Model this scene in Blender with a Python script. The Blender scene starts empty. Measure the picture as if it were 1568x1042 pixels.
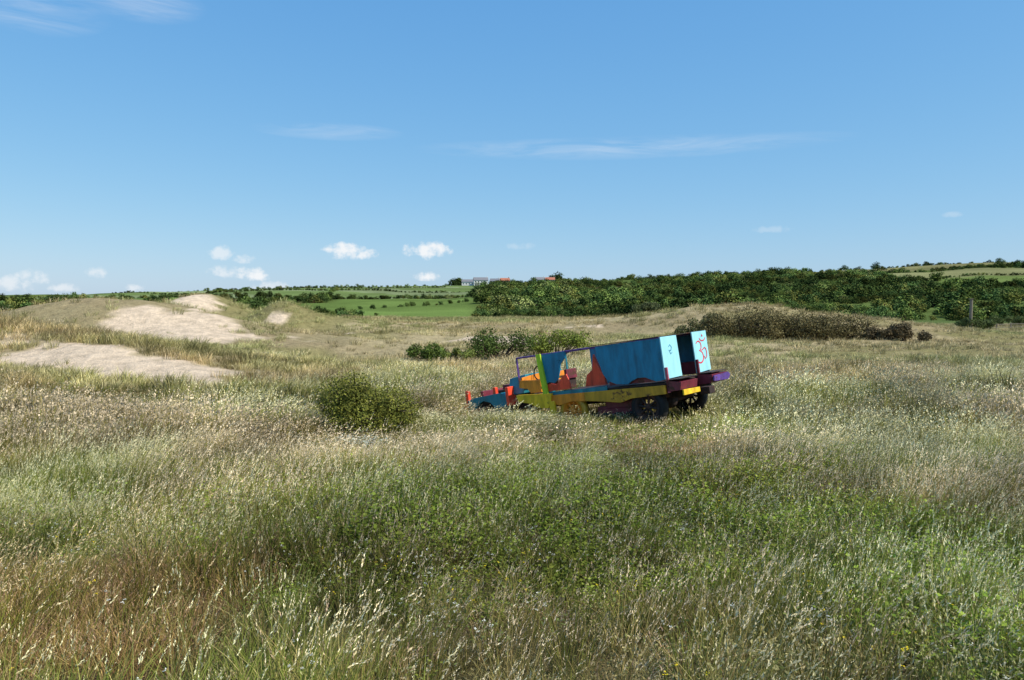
import bpy, math, random
import numpy as np
from mathutils import Vector
random.seed(7); rng=np.random.default_rng(11)
scene=bpy.context.scene
scene.view_settings.view_transform='Standard'
scene.view_settings.look='None'; scene.view_settings.exposure=0

# ------------------------------------------------------------ noise / terrain
def _h(ix,iy,s):
    n=(ix*374761393+iy*668265263+s*1442695041)&0x7fffffff
    n=((n^(n>>13))*1274126177)&0x7fffffff
    return ((n^(n>>16))&0xffff)/65535.0
def vn(x,y,s=0):
    x=np.asarray(x,float); y=np.asarray(y,float)
    ix=np.floor(x).astype(np.int64); iy=np.floor(y).astype(np.int64)
    fx=x-ix; fy=y-iy; fx=fx*fx*(3-2*fx); fy=fy*fy*(3-2*fy)
    a=_h(ix,iy,s);b=_h(ix+1,iy,s);c=_h(ix,iy+1,s);d=_h(ix+1,iy+1,s)
    return (a*(1-fx)+b*fx)*(1-fy)+(c*(1-fx)+d*fx)*fy
def fbm(x,y,s=0,o=4):
    r=0;a=.5;t=0
    for i in range(o):
        r=r+a*vn(x*2**i+17.3*i,y*2**i-9.1*i,s+i); t+=a; a*=.5
    return r/t
def ss(a,b,x):
    t=np.clip((np.asarray(x,float)-a)/(b-a),0,1); return t*t*(3-2*t)
def G(x,y,cx,cy,sx,sy,r=0.0):
    c,s=math.cos(r),math.sin(r); dx=x-cx; dy=y-cy
    u=(dx*c+dy*s)/sx; v=(-dx*s+dy*c)/sy
    return np.exp(-.5*(u*u+v*v))
CX=[-2500,-900,-480,-300,-180,0,140,270,400,512,800,2500]
CZ=[14,14,14,22,25,27,33,40,46,50,52,60]
def vloc(x,y):
    ca,sa=math.cos(math.radians(138)),math.sin(math.radians(138))
    dx=x-3.6;dy=y-18.; return dx*ca+dy*sa, -dx*sa+dy*ca
def H(x,y):
    x=np.asarray(x,float); y=np.asarray(y,float)
    z=0.85*(1-ss(0,12,y))
    right=ss(.15,.45,x/np.maximum(y,15))
    z=z+ss(24,110,y)*1.15*(1-.95*right)
    z=z+1.6*G(x,y,-23,34,9.5,3.6,-.27)+.6*G(x,y,-36,30,8,8,0)
    z=z+2.2*G(x,y,-26,53,7.0,4.2,.1)+1.6*G(x,y,-46,50,13,9,0)
    z=z+2.8*G(x,y,-29.8,77,3.3,6,0)+2.05*G(x,y,-20.3,70,1.9,3.0,.3)+.7*G(x,y,-16.0,71,4.0,4,-.2)
    z=z+1.6*G(x,y,-43,80,10,8,0)+.3*G(x,y,-10,82,8,6,0)
    z=z+.5*G(x,y,0,60,5,3,0)+.5*G(x,y,9,78,9,5,0)
    z=z+2.0*G(x,y,21.5,74,7.5,6,-.1)+1.3*G(x,y,33,78,9,6,0)
    z=z+.22*G(x,y,1.8,10.0,2.4,2.2)
    amp=ss(14,40,y)*(1-ss(110,180,y))
    z=z+(fbm(x/9.,y/9.,3,4)-.5)*1.0*amp*(.5+.9*ss(.0,-.3,x/np.maximum(y,10)))
    z=z+(fbm(x/2.2,y/2.2,9,3)-.5)*.22*(.5+amp)*(1-ss(120,200,y))
    z=z+(fbm(x/1.0,y/1.0,12,3)-.5)*.16*amp
    lx,ly=vloc(x,y)
    w=np.clip(1.5*np.maximum(G(x,y,1.6,19.4,4.2,3.2),G(x,y,-3.1,16.3,1.8,1.6)),0,1); tgt=-.05-.36*ss(1.5,5.5,lx)*ss(17.5,20,y)
    z=z*(1-w)+tgt*w
    zc=np.interp(x,CX,CZ)+(fbm(x/120.,y/120.,21,3)-.5)*5
    t=np.clip((y-250)/550.,0,1)
    valley=-.6
    z=z*(1-ss(110,220,y))+ss(110,220,y)*valley
    z=z+(zc-valley)*(t**1.02)*(1-.25*ss(820,3000,y))+ (fbm(x/60.,y/60.,31,3)-.5)*7*ss(260,420,y)*(1-ss(650,800,y))
    return z

# ------------------------------------------------------------ materials
def newmat(name):
    m=bpy.data.materials.new(name); m.use_nodes=True
    nt=m.node_tree; nt.nodes.clear()
    return m,nt
def N(nt,t,**k):
    n=nt.nodes.new(t)
    for a,b in k.items(): setattr(n,a,b)
    return n
def leaf_mat(name,transl=.3,var=.35,gloss=0.0):
    m,nt=newmat(name); L=nt.links.new
    a=N(nt,'ShaderNodeAttribute',attribute_name='Col')
    b=N(nt,'ShaderNodeAttribute',attribute_name='tint',attribute_type='INSTANCER')
    oi=N(nt,'ShaderNodeObjectInfo')
    mx=N(nt,'ShaderNodeVectorMath',operation='MULTIPLY')
    L(a.outputs['Color'],mx.inputs[0]); L(b.outputs['Color'],mx.inputs[1])
    mr=N(nt,'ShaderNodeMapRange'); mr.inputs[3].default_value=1-var; mr.inputs[4].default_value=1+var
    L(oi.outputs['Random'],mr.inputs[0])
    sc=N(nt,'ShaderNodeVectorMath',operation='SCALE'); L(mx.outputs[0],sc.inputs[0]); L(mr.outputs[0],sc.inputs['Scale'])
    p=N(nt,'ShaderNodeBsdfDiffuse')
    o=N(nt,'ShaderNodeOutputMaterial'); L(sc.outputs[0],p.inputs[0])
    if transl>0:
        t=N(nt,'ShaderNodeBsdfTranslucent'); ms=N(nt,'ShaderNodeMixShader'); ms.inputs[0].default_value=transl
        L(sc.outputs[0],t.inputs[0]); L(p.outputs[0],ms.inputs[1]); L(t.outputs[0],ms.inputs[2]); L(ms.outputs[0],o.inputs[0])
    else: L(p.outputs[0],o.inputs[0])
    return m
def bush_mat(name,transl=.2):
    m,nt=newmat(name); L=nt.links.new
    a=N(nt,'ShaderNodeAttribute',attribute_name='Col')
    tc=N(nt,'ShaderNodeTexCoord'); nz=N(nt,'ShaderNodeTexNoise'); nz.inputs['Scale'].default_value=2.5; nz.inputs['Detail'].default_value=3
    L(tc.outputs['Object'],nz.inputs['Vector'])
    mr=N(nt,'ShaderNodeMapRange'); mr.inputs[1].default_value=.35; mr.inputs[2].default_value=.65; mr.inputs[3].default_value=.6; mr.inputs[4].default_value=1.3
    L(nz.outputs[0],mr.inputs[0])
    sc=N(nt,'ShaderNodeVectorMath',operation='SCALE'); L(a.outputs['Color'],sc.inputs[0]); L(mr.outputs[0],sc.inputs['Scale'])
    p=N(nt,'ShaderNodeBsdfPrincipled'); p.inputs['Roughness'].default_value=.6; p.inputs['Specular IOR Level'].default_value=.12
    t=N(nt,'ShaderNodeBsdfTranslucent'); ms=N(nt,'ShaderNodeMixShader'); ms.inputs[0].default_value=transl
    o=N(nt,'ShaderNodeOutputMaterial')
    L(sc.outputs[0],p.inputs['Base Color']); L(sc.outputs[0],t.inputs[0])
    L(p.outputs[0],ms.inputs[1]); L(t.outputs[0],ms.inputs[2]); L(ms.outputs[0],o.inputs[0])
    return m
M_grass=leaf_mat('grass_blades',.2,.35)
M_herb=leaf_mat('herb_leaves',.2,.35)
M_far=leaf_mat('far_grass_blades',0,.3)
M_tree=leaf_mat('tree_foliage',0,.45)
M_bush=bush_mat('bush_foliage')

def paint(name,col,rust=.35,rough=.45,rustcol=(.09,.035,.02),fade=1.0):
    m,nt=newmat(name); L=nt.links.new
    tc=N(nt,'ShaderNodeTexCoord')
    n1=N(nt,'ShaderNodeTexNoise'); n1.inputs['Scale'].default_value=3.2; n1.inputs['Detail'].default_value=8; n1.inputs['Roughness'].default_value=.7
    mp=N(nt,'ShaderNodeMapping'); mp.inputs['Scale'].default_value=(4,4,.9)
    n2=N(nt,'ShaderNodeTexNoise'); n2.inputs['Scale'].default_value=1.6; n2.inputs['Detail'].default_value=6; n2.inputs['Roughness'].default_value=.65
    L(tc.outputs['Object'],n1.inputs['Vector']); L(tc.outputs['Object'],mp.inputs[0]); L(mp.outputs[0],n2.inputs['Vector'])
    r=N(nt,'ShaderNodeValToRGB'); r.color_ramp.elements[0].position=.70-rust*.35; r.color_ramp.elements[1].position=.76-rust*.35
    L(n1.outputs[0],r.inputs[0])
    hv=N(nt,'ShaderNodeMapRange'); hv.inputs[1].default_value=.32; hv.inputs[2].default_value=.68; hv.inputs[3].default_value=1-.4*fade; hv.inputs[4].default_value=1+.2*fade
    L(n2.outputs[0],hv.inputs[0])
    sc=N(nt,'ShaderNodeVectorMath',operation='SCALE'); sc.inputs[0].default_value=col; L(hv.outputs[0],sc.inputs['Scale'])
    mx=N(nt,'ShaderNodeMix',data_type='RGBA'); L(r.outputs[0],mx.inputs[0]); L(sc.outputs[0],mx.inputs[6]); mx.inputs[7].default_value=(*rustcol,1)
    p=N(nt,'ShaderNodeBsdfPrincipled'); L(mx.outputs[2],p.inputs['Base Color'])
    rr=N(nt,'ShaderNodeMapRange'); rr.inputs[3].default_value=rough; rr.inputs[4].default_value=.9; L(r.outputs[0],rr.inputs[0]); L(rr.outputs[0],p.inputs['Roughness'])
    b=N(nt,'ShaderNodeBump'); b.inputs['Strength'].default_value=.5; b.inputs['Distance'].default_value=.012; L(n1.outputs[0],b.inputs['Height']); L(b.outputs[0],p.inputs['Normal'])
    o=N(nt,'ShaderNodeOutputMaterial'); L(p.outputs[0],o.inputs[0])
    return m
P_blue=paint('blue_paint',(.004,.21,.36),.2,.5,(.01,.08,.12))
P_teal=paint('teal_paint',(.01,.22,.28),.25,.5,(.04,.06,.06))
P_cyan=paint('pale_cyan_paint',(.36,.75,.83),.12,.5,(.18,.34,.38),.4)
P_red=paint('red_paint',(.92,.08,.03),.15)
P_orange=paint('orange_paint',(.92,.30,.02),.25)
P_yellow=paint('yellow_paint',(.95,.60,.02),.2)
P_lime=paint('lime_paint',(.45,.68,.02),.15)
P_purple=paint('purple_paint',(.12,.05,.28),.4)
P_maroon=paint('maroon_paint',(.20,.028,.045),.4)
P_pink=paint('pink_paint',(.55,.10,.15),.3)
P_brown=paint('ochre_brown_paint',(.62,.32,.02),.45)
P_rust=paint('dark_rust',(.035,.018,.014),.5,.8)
P_black=paint('perished_rubber',(.012,.011,.011),.1,.8,(.03,.025,.02))
P_omred=paint('red_sign_paint',(.75,.04,.06),.02)
P_wood=paint('weathered_wood',(.20,.17,.13),.2,.85,(.1,.08,.06))

# ------------------------------------------------------------ mesh helpers
def npmesh(name,V,F,col=None,mat=None,smooth=False):
    me=bpy.data.meshes.new(name)
    V=np.ascontiguousarray(V,np.float32); F=np.ascontiguousarray(F,np.int32)
    me.vertices.add(len(V)); me.vertices.foreach_set('co',V.ravel())
    k=F.shape[1]
    me.loops.add(F.size); me.loops.foreach_set('vertex_index',F.ravel())
    me.polygons.add(len(F)); me.polygons.foreach_set('loop_start',np.arange(0,F.size,k,dtype=np.int32))
    if smooth: me.polygons.foreach_set('use_smooth',np.ones(len(F),bool))
    me.update(calc_edges=True)
    if col is not None:
        a=me.attributes.new('Col','FLOAT_COLOR','POINT')
        c=np.ones((len(V),4),np.float32); c[:,:3]=col; a.data.foreach_set('color',c.ravel())
    if mat: me.materials.append(mat)
    return me
def addobj(name,me,parent=None):
    o=bpy.data.objects.new(name,me); scene.collection.objects.link(o)
    if parent: o.parent=parent
    return o
class Geo:
    def __init__(s): s.V=[];s.F=[];s.C=[];s.n=0
    def add(s,V,F,C):
        s.V.append(V); s.F.append(F+s.n); s.C.append(np.broadcast_to(C,(len(V),3))); s.n+=len(V)
    def mesh(s,name,mat): return npmesh(name,np.vstack(s.V),np.vstack(s.F),np.vstack(s.C),mat)

def blades(g,n,h,hv,rad,w,lean,ca,cb,wind=(0,0)):
    r=rad*np.sqrt(rng.random(n)); th=rng.random(n)*6.283
    bx=r*np.cos(th); by=r*np.sin(th)
    hh=h*(1+hv*(rng.random(n)*2-1))
    az=th+rng.normal(0,.8,n); le=lean*(.3+rng.random(n))
    dx=np.cos(az)*le+wind[0]; dy=np.sin(az)*le+wind[1]
    fa=rng.random(n)*3.1416; wx=np.cos(fa); wy=np.sin(fa)
    T=np.array([0,.4,.75,1.0]); W=np.array([.8,1,.7,.12])
    V=np.zeros((n,4,2,3)); C=np.zeros((n,4,2,3))
    mixr=rng.random(n)[:,None]
    base=np.array(ca)[None]*(1-mixr)+np.array(cb)[None]*mixr
    base=base*(.65+.7*rng.random(n))[:,None]
    for i,t in enumerate(T):
        cx=bx+dx*hh*(t**1.8); cy=by+dy*hh*(t**1.8); cz=hh*(t-.22*(dx*dx+dy*dy)*t*t)
        for j,s in enumerate((-.5,.5)):
            V[:,i,j,0]=cx+s*w*W[i]*wx; V[:,i,j,1]=cy+s*w*W[i]*wy; V[:,i,j,2]=cz-.02*(i==0)
            C[:,i,j]=base*(.65+.35*t)  # lower blade darkened: shade inside the tuft put into the vertex colour
    idx=np.arange(n)[:,None]*8
    F=np.concatenate([idx+np.array([[2*i,2*i+1,2*i+3,2*i+2]]) for i in range(3)],0)
    g.add(V.reshape(-1,3),F,C.reshape(-1,3))
    mid=V[:,2].mean(1); tip=V[:,3].mean(1)
    return mid,tip
def quads(g,P,U,Wv,col):
    n=len(P)
    V=np.zeros((n,4,3)); V[:,0]=P; V[:,1]=P+U*.5+Wv; V[:,2]=P+U; V[:,3]=P+U*.5-Wv
    F=np.arange(n*4).reshape(n,4)
    C=np.repeat(col,4,0) if np.ndim(col)==2 else col
    g.add(V.reshape(-1,3),F,C)
def rnd3(n):
    v=rng.normal(size=(n,3)); return v/np.linalg.norm(v,axis=1)[:,None]
def seedheads(g,mid,tip,k,ln,wd,ca,cb,droop=.2,sl=.3):
    n=len(mid)
    d=tip-mid; d/=np.maximum(np.linalg.norm(d,axis=1),1e-6)[:,None]
    d[:,2]-=droop*rng.random(n); d/=np.linalg.norm(d,axis=1)[:,None]
    for i in range(k):
        t=i/max(k-1,1)
        P=tip-d*ln*.25+d*(ln*t)
        out=rnd3(n); out=out-(out*d).sum(1)[:,None]*d; out/=np.linalg.norm(out,axis=1)[:,None]
        U=(d*.85+out*.42)*ln*sl*(1.15-.7*t)
        Wv=np.cross(d,out)*wd*(1.1-.6*t)
        m=rng.random(n)[:,None]; c=np.array(ca)*(1-m)+np.array(cb)*m
        quads(g,P,U,Wv,c)

# ------------------------------------------------------------ grass sources
srccol=bpy.data.collections.new('plant_sources')
def src(name,g,mat):
    o=bpy.data.objects.new(name,g.mesh(name,mat)); srccol.objects.link(o)
GR=(.13,.18,.035); GR2=(.25,.27,.07); YG=(.32,.30,.10); ST=(.46,.38,.19); ST2=(.62,.53,.33); SIL=(.80,.72,.55); BRN=(.24,.16,.08); PUR=(.32,.22,.16)
for i in range(3):
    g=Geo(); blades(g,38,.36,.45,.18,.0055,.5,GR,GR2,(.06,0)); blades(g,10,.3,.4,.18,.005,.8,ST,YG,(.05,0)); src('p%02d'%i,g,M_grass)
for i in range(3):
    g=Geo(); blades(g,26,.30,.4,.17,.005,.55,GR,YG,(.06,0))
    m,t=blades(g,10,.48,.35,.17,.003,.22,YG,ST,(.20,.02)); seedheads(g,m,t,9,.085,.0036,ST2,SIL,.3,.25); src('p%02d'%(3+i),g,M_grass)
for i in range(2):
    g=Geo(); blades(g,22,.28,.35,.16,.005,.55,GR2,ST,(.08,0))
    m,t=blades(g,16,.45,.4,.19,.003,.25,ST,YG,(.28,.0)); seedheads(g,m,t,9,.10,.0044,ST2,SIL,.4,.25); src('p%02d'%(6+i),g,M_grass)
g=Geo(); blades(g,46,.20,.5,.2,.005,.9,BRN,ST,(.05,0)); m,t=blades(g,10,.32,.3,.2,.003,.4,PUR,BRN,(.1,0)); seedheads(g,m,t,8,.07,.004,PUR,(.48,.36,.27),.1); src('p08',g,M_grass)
for i in range(2):
    g=Geo(); m,t=blades(g,16,.24,.4,.17,.004,.7,(.12,.13,.04),GR,(0,0))
    m,t=blades(g,3,.42,.3,.16,.003,.25,YG,ST,(.18,0)); seedheads(g,m,t,8,.08,.0036,ST2,SIL,.3,.25)
    n=150; P=np.c_[rng.normal(0,.12,n),rng.normal(0,.12,n),np.abs(rng.normal(.15,.09,n))]
    U=rnd3(n); U[:,2]=np.abs(U[:,2])*.5-.05; U*=(.026+.03*rng.random(n))[:,None]
    up=np.array([0,0,1.])+.5*rnd3(n); W=np.cross(U,up); W/=np.linalg.norm(W,axis=1)[:,None]; W*=(.010+.009*rng.random(n))[:,None]
    mm=rng.random(n)[:,None]; c=(np.array((.09,.15,.025))*(1-mm)+np.array((.25,.31,.06))*mm)
    quads(g,P,U,W,c); src('p%02d'%(9+i),g,M_herb)
g=Geo(); blades(g,42,.34,.45,.3,.012,.5,GR,YG,(.06,0)); blades(g,12,.32,.4,.3,.011,.7,ST,YG,(.1,0)); src('p11',g,M_grass)
g=Geo(); blades(g,32,.32,.35,.3,.011,.5,GR2,YG,(.06,0)); m,t=blades(g,15,.48,.3,.3,.006,.25,YG,ST,(.20,0)); seedheads(g,m,t,4,.13,.011,ST2,SIL,.3); src('p12',g,M_grass)
g=Geo(); blades(g,26,.31,.35,.3,.011,.5,YG,ST,(.06,0)); m,t=blades(g,23,.48,.35,.3,.007,.3,ST,YG,(.26,0)); seedheads(g,m,t,4,.14,.014,ST2,SIL,.35); src('p13',g,M_grass)
MA=(.32,.30,.13); MB=(.60,.51,.29)
g=Geo(); blades(g,44,.46,.4,.35,.018,.55,MA,MB,(.15,0)); src('p14',g,M_far)
g=Geo(); blades(g,44,.36,.4,.42,.02,.6,(.46,.39,.20),(.72,.62,.40),(.15,0)); src('p15',g,M_far)
g=Geo(); blades(g,46,.13,.4,.35,.014,.7,(.15,.19,.045),(.30,.22,.10),(.05,0)); src('p16',g,M_far)
for i,fc in enumerate(((.70,.70,.60),(.75,.58,.03))):
    g=Geo(); m,t=blades(g,6,.30,.3,.16,.004,.4,GR,GR2,(.05,0))
    for k in range(6):
        U=rnd3(len(t)); U[:,2]=abs(U[:,2])*.3; U/=np.linalg.norm(U,axis=1)[:,None]
        W=np.cross(U,np.array([0,0,1.]))*.005; quads(g,t+rng.normal(0,.004,t.shape),U*.012,W,np.array(fc))
    n=50; P=np.c_[rng.normal(0,.1,n),rng.normal(0,.1,n),np.abs(rng.normal(.14,.08,n))]
    U=rnd3(n)*.03; W=np.cross(U,rnd3(n)); W/=np.linalg.norm(W,axis=1)[:,None]; quads(g,P,U,W*.007,np.array((.18,.22,.07)))
    src('p%02d'%(17+i),g,M_herb)
g=Geo(); n=170; P=np.c_[rng.normal(0,.2,n),rng.normal(0,.2,n),np.abs(rng.normal(.13,.09,n))]
U=rnd3(n); U[:,2]=np.abs(U[:,2])*.5; U*=(.045+.045*rng.random(n))[:,None]; W=np.cross(U,np.array([0,0,1.])+.5*rnd3(n)); W/=np.linalg.norm(W,axis=1)[:,None]
mm=rng.random(n)[:,None]; quads(g,P,U,W*.022,np.array((.09,.155,.025))*(1-mm)+np.array((.25,.30,.065))*mm)
m,t=blades(g,6,.44,.3,.28,.006,.3,YG,ST,(.2,0)); seedheads(g,m,t,4,.12,.011,ST2,SIL,.3); src('p19',g,M_herb)
g=Geo(); n=110; P=np.c_[rng.normal(0,.12,n),rng.normal(0,.12,n),np.abs(rng.normal(.16,.09,n))]
U=rnd3(n)*.045; W=np.cross(U,rnd3(n)); W/=np.linalg.norm(W,axis=1)[:,None]; quads(g,P,U,W*.011,np.array((.55,.60,.52))); src('p20',g,M_herb)
g=Geo(); blades(g,14,.26,.4,.15,.004,.5,YG,ST,(.05,0)); n=200; P=np.c_[rng.normal(0,.12,n),rng.normal(0,.12,n),np.abs(rng.normal(.13,.08,n))]
U=rnd3(n); U[:,2]=np.abs(U[:,2]); U*=(.018+.018*rng.random(n))[:,None]; W=np.cross(U,rnd3(n)); W/=np.linalg.norm(W,axis=1)[:,None]
mm=rng.random(n)[:,None]; quads(g,P,U,W*.0055,np.array((.13,.16,.055))*(1-mm)+np.array((.42,.39,.21))*mm); src('p21',g,M_herb)

def leafcloud(g,centers,radii,n,size,ca,cb,zsq=.85,up=.3):
    k=len(centers); w=np.array(radii)**2; w=w/w.sum()
    ii=rng.choice(k,n,p=w); C=np.array(centers)[ii]; R=np.array(radii)[ii]
    d=rnd3(n); rr=R*(.72+.36*rng.random(n)**.7)
    P=C+d*rr[:,None]*np.array([1,1,zsq])
    P[:,2]=np.maximum(P[:,2],.02)
    U=rnd3(n)*(size*(.6+.8*rng.random(n)))[:,None]
    nrm=d+up*np.array([0,0,1])+.6*rnd3(n); W=np.cross(U,nrm); W/=np.linalg.norm(W,axis=1)[:,None]; W*=(size*.38*(.7+.6*rng.random(n)))[:,None]
    lob=rng.random(k)[ii]
    m=np.clip(lob*.5+rng.random(n)*.6,0,1)[:,None]
    quads(g,P,U,W,np.array(ca)*(1-m)+np.array(cb)*m)
def limb(g,a,b,r0,r1,col=(.07,.05,.035)):
    a=np.array(a,float);b=np.array(b,float); d=b-a; L=np.linalg.norm(d); d/=L
    s=np.cross(d,[.3,.9,.1]); s/=np.linalg.norm(s); t=np.cross(d,s)
    V=[]
    K=4
    for i in range(K+1):
        f=i/K; off=(s*math.sin(f*3.1)*.06*L)
        for j in range(6):
            an=j*math.pi/3; r=r0+(r1-r0)*f
            V.append(a+d*L*f+off+r*(s*math.cos(an)+t*math.sin(an)))
    F=[[i*6+j,i*6+(j+1)%6,(i+1)*6+(j+1)%6,(i+1)*6+j] for i in range(K) for j in range(6)]
    g.add(np.array(V),np.array(F),np.array(col))

treecol=bpy.data.collections.new('tree_sources')
for i in range(5):
    g=Geo(); limb(g,(0,0,-.5),(0,0,2.6),.22,.1)
    cs=[];rs=[]
    wide=1.0+.35*(i%3)
    for k in range(9+i):
        a=rng.random()*6.28; r=rng.random()**.5*1.7*wide; z=1.0+rng.random()*3.4*(1-r/(3.0*wide))
        cs.append((r*math.cos(a),r*math.sin(a),z)); rs.append(.6+rng.random()*.8)
        limb(g,(0,0,.8),cs[-1],.07,.02)
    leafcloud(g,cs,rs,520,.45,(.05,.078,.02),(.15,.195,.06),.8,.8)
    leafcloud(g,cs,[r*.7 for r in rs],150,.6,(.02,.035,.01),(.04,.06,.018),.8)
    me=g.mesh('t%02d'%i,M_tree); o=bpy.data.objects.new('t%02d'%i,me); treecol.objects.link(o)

def scatter(name,P,rot,scl,idx,tint,coll):
    n=len(P)
    me=bpy.data.meshes.new(name); me.vertices.add(n); me.vertices.foreach_set('co',np.ascontiguousarray(P,np.float32).ravel())
    a=me.attributes.new('rot','FLOAT_VECTOR','POINT'); a.data.foreach_set('vector',np.ascontiguousarray(rot,np.float32).ravel())
    a=me.attributes.new('scl','FLOAT_VECTOR','POINT'); a.data.foreach_set('vector',np.ascontiguousarray(scl,np.float32).ravel())
    a=me.attributes.new('idx','INT','POINT'); a.data.foreach_set('value',np.ascontiguousarray(idx,np.int32))
    c=np.ones((n,4),np.float32); c[:,:3]=tint
    a=me.attributes.new('tint','FLOAT_COLOR','POINT'); a.data.foreach_set('color',c.ravel())
    ob=addobj(name,me)
    ng=bpy.data.node_groups.new(name+'_gn','GeometryNodeTree')
    ng.interface.new_socket('Geometry',in_out='INPUT',socket_type='NodeSocketGeometry')
    ng.interface.new_socket('Geometry',in_out='OUTPUT',socket_type='NodeSocketGeometry')
    gi=ng.nodes.new('NodeGroupInput'); go=ng.nodes.new('NodeGroupOutput')
    ip=ng.nodes.new('GeometryNodeInstanceOnPoints'); ci=ng.nodes.new('GeometryNodeCollectionInfo')
    ci.inputs['Collection'].default_value=coll; ci.inputs['Separate Children'].default_value=True; ci.inputs['Reset Children'].default_value=True
    def att(nm,t):
        a=ng.nodes.new('GeometryNodeInputNamedAttribute'); a.data_type=t; a.inputs['Name'].default_value=nm
        return [o for o in a.outputs if o.enabled and o.name=='Attribute'][0]
    e=ng.nodes.new('FunctionNodeEulerToRotation')
    L=ng.links.new
    L(gi.outputs[0],ip.inputs['Points']); L(ci.outputs[0],ip.inputs['Instance']); ip.inputs['Pick Instance'].default_value=True
    L(att('idx','INT'),ip.inputs['Instance Index']); L(att('rot','FLOAT_VECTOR'),e.inputs[0]); L(e.outputs[0],ip.inputs['Rotation'])
    L(att('scl','FLOAT_VECTOR'),ip.inputs['Scale']); L(ip.outputs[0],go.inputs[0])
    md=ob.modifiers.new('scatter','NODES'); md.node_group=ng
    return ob

# ------------------------------------------------------------ region masks (world space)
def sandmask(x,y):
    n=fbm(x/1.6,y/1.6,41,4)-.5; n2=fbm(x/5,y/5,44,3)-.5
    def e(cx,cy,sx,sy,r=0): return G(x,y,cx,cy,sx,sy,r)
    m=e(-14.2,28.7,4.2,1.25,-.34)*1.3
    m=np.maximum(m,e(-20.5,49.0,3.6,2.7,.05)*1.2)
    m=np.maximum(m,e(-29.0,73.5,1.9,3.0)*1.15); m=np.maximum(m,e(-20.2,67.0,.7,1.0)*.85)
    m=np.maximum(m,e(0,55.0,2.6,2.1)*1.2); m=np.maximum(m,e(-15,60,2.8,1.6)*1.0); m=np.maximum(m,e(-11,88,4,2)*.9)
    m=np.maximum(m,e(-38,60,4,1.5)*.7); m=np.maximum(m,e(7,72,3,1.2)*.7)
    return ss(.42,.60,m+n*1.15+n2*.4)
def dune(x,y):
    u=x/np.maximum(y,8)
    return np.clip(ss(23,36,y+8*ss(0,-.5,u)),0,1)
def greenpatch(x,y): return ss(.42,.66,np.maximum(G(x,y,1.3,10.6,2.5,3.8),.9*G(x,y,2.2,15.6,3.2,1.1))+(fbm(x/1.2,y/1.2,51,3)-.5)*1.2)
def redpatch(x,y): return ss(.35,.65,np.maximum(G(x,y,-3.4,5.2,1.6,1.4),.7*G(x,y,2.4,13.4,1.2,.6))+(fbm(x/1.1,y/1.1,55,3)-.5)*.9)
def turf(x,y):
    m=np.maximum(G(x,y,9.5,27.5,3.2,2.6),G(x,y,14.5,23.5,4.5,2.0)); m=np.maximum(m,.9*G(x,y,-10,22.5,6,2.0,-.2))
    return ss(.35,.65,m+(fbm(x/3,y/3,58,3)-.5)*.8)

# ------------------------------------------------------------ terrain sheet
nx,ny=720,620
s=np.linspace(-1,1,nx); X=20*np.sinh(math.asinh(3000/20)*s)
t=np.linspace(0,1,ny); Y=-25+22*np.sinh(math.asinh(4200/22)*t)
XX,YY=np.meshgrid(X,Y); Z=H(XX,YY)
V=np.stack([XX,YY,Z],-1).reshape(-1,3)
i=np.arange(nx*ny).reshape(ny,nx); F=np.stack([i[:-1,:-1],i[:-1,1:],i[1:,1:],i[1:,:-1]],-1).reshape(-1,4)
x=V[:,0];y=V[:,1]
def lerp(a,b,m): return a*(1-m[:,None])+np.array(b)[None]*m[:,None]
def ground_col(x,y):
    n=fbm(x/3.,y/3.,61,4)
    c=np.tile(np.array([[.12,.105,.045]]),(len(x),1))
    c=lerp(c,(.16,.11,.06),ss(.45,.65,n))
    c=lerp(c,(.42,.34,.19),dune(x,y)*(.65+.35*ss(.4,.6,fbm(x/7.,y/7.,62,3))))
    c=lerp(c,(.22,.20,.08),dune(x,y)*.8*ss(.48,.60,fbm(x/10.,y/10.,66,4)))
    c=lerp(c,(.17,.12,.05),turf(x,y)*.9)
    c=lerp(c,(.13,.08,.05),redpatch(x,y)*.7)
    c=lerp(c,(.66,.52,.37),sandmask(x,y))
    far=ss(120,200,y)
    c=lerp(c,(.10,.14,.045),far)
    c=lerp(c,(.09,.125,.035),ss(230,270,y))
    f1=ss(245,255,y)*(1-ss(470,476,y))*ss(-105,-95,x)*(1-ss(-22,-12,x+ (y-350)*.07))
    c=lerp(c,(.13,.19,.05),f1)
    f2=ss(478,484,y)*(1-ss(840,845,y))*ss(-330,-320,x)*(1-ss(-30,-25,x))
    c=lerp(c,(.13,.18,.06),f2)
    stripe=(np.floor((y+x*.3)/60)%2)
    c=lerp(c,(.19,.23,.11),f2*stripe)
    f3=ss(300,310,y)*(1-ss(470,476,y))*(1-ss(-112,-107,x))
    c=lerp(c,(.11,.165,.045),f3)
    f4=ss(485,490,y)*(1-ss(724,728,y+.05*x))*ss(275,295,x)
    c=lerp(c,(.14,.19,.055),f4)
    c=lerp(c,(.20,.20,.09),f4*ss(590,600,y))
    f5=ss(730,740,y)*(1-ss(900,920,y))*ss(280,300,x)
    c=lerp(c,(.19,.18,.08),f5)
    f6=ss(560,580,y)*(1-ss(700,720,y))*ss(0,10,x)*(1-ss(90,110,x))
    c=lerp(c,(.15,.13,.06),f6)
    c=lerp(c,(.10,.16,.05),ss(900,1000,y))
    c=c*(1+ss(230,280,y)[:,None]*(fbm(x/30,y/30,68,4)-.5)[:,None]*.9)
    return c
C=ground_col(x,y)
m_g,nt=newmat('ground_soil_sand'); L=nt.links.new
a=N(nt,'ShaderNodeAttribute',attribute_name='Col'); ge=N(nt,'ShaderNodeNewGeometry')
n1=N(nt,'ShaderNodeTexNoise'); n1.inputs['Scale'].default_value=1.7; n1.inputs['Detail'].default_value=6; n1.inputs['Roughness'].default_value=.75
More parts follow.
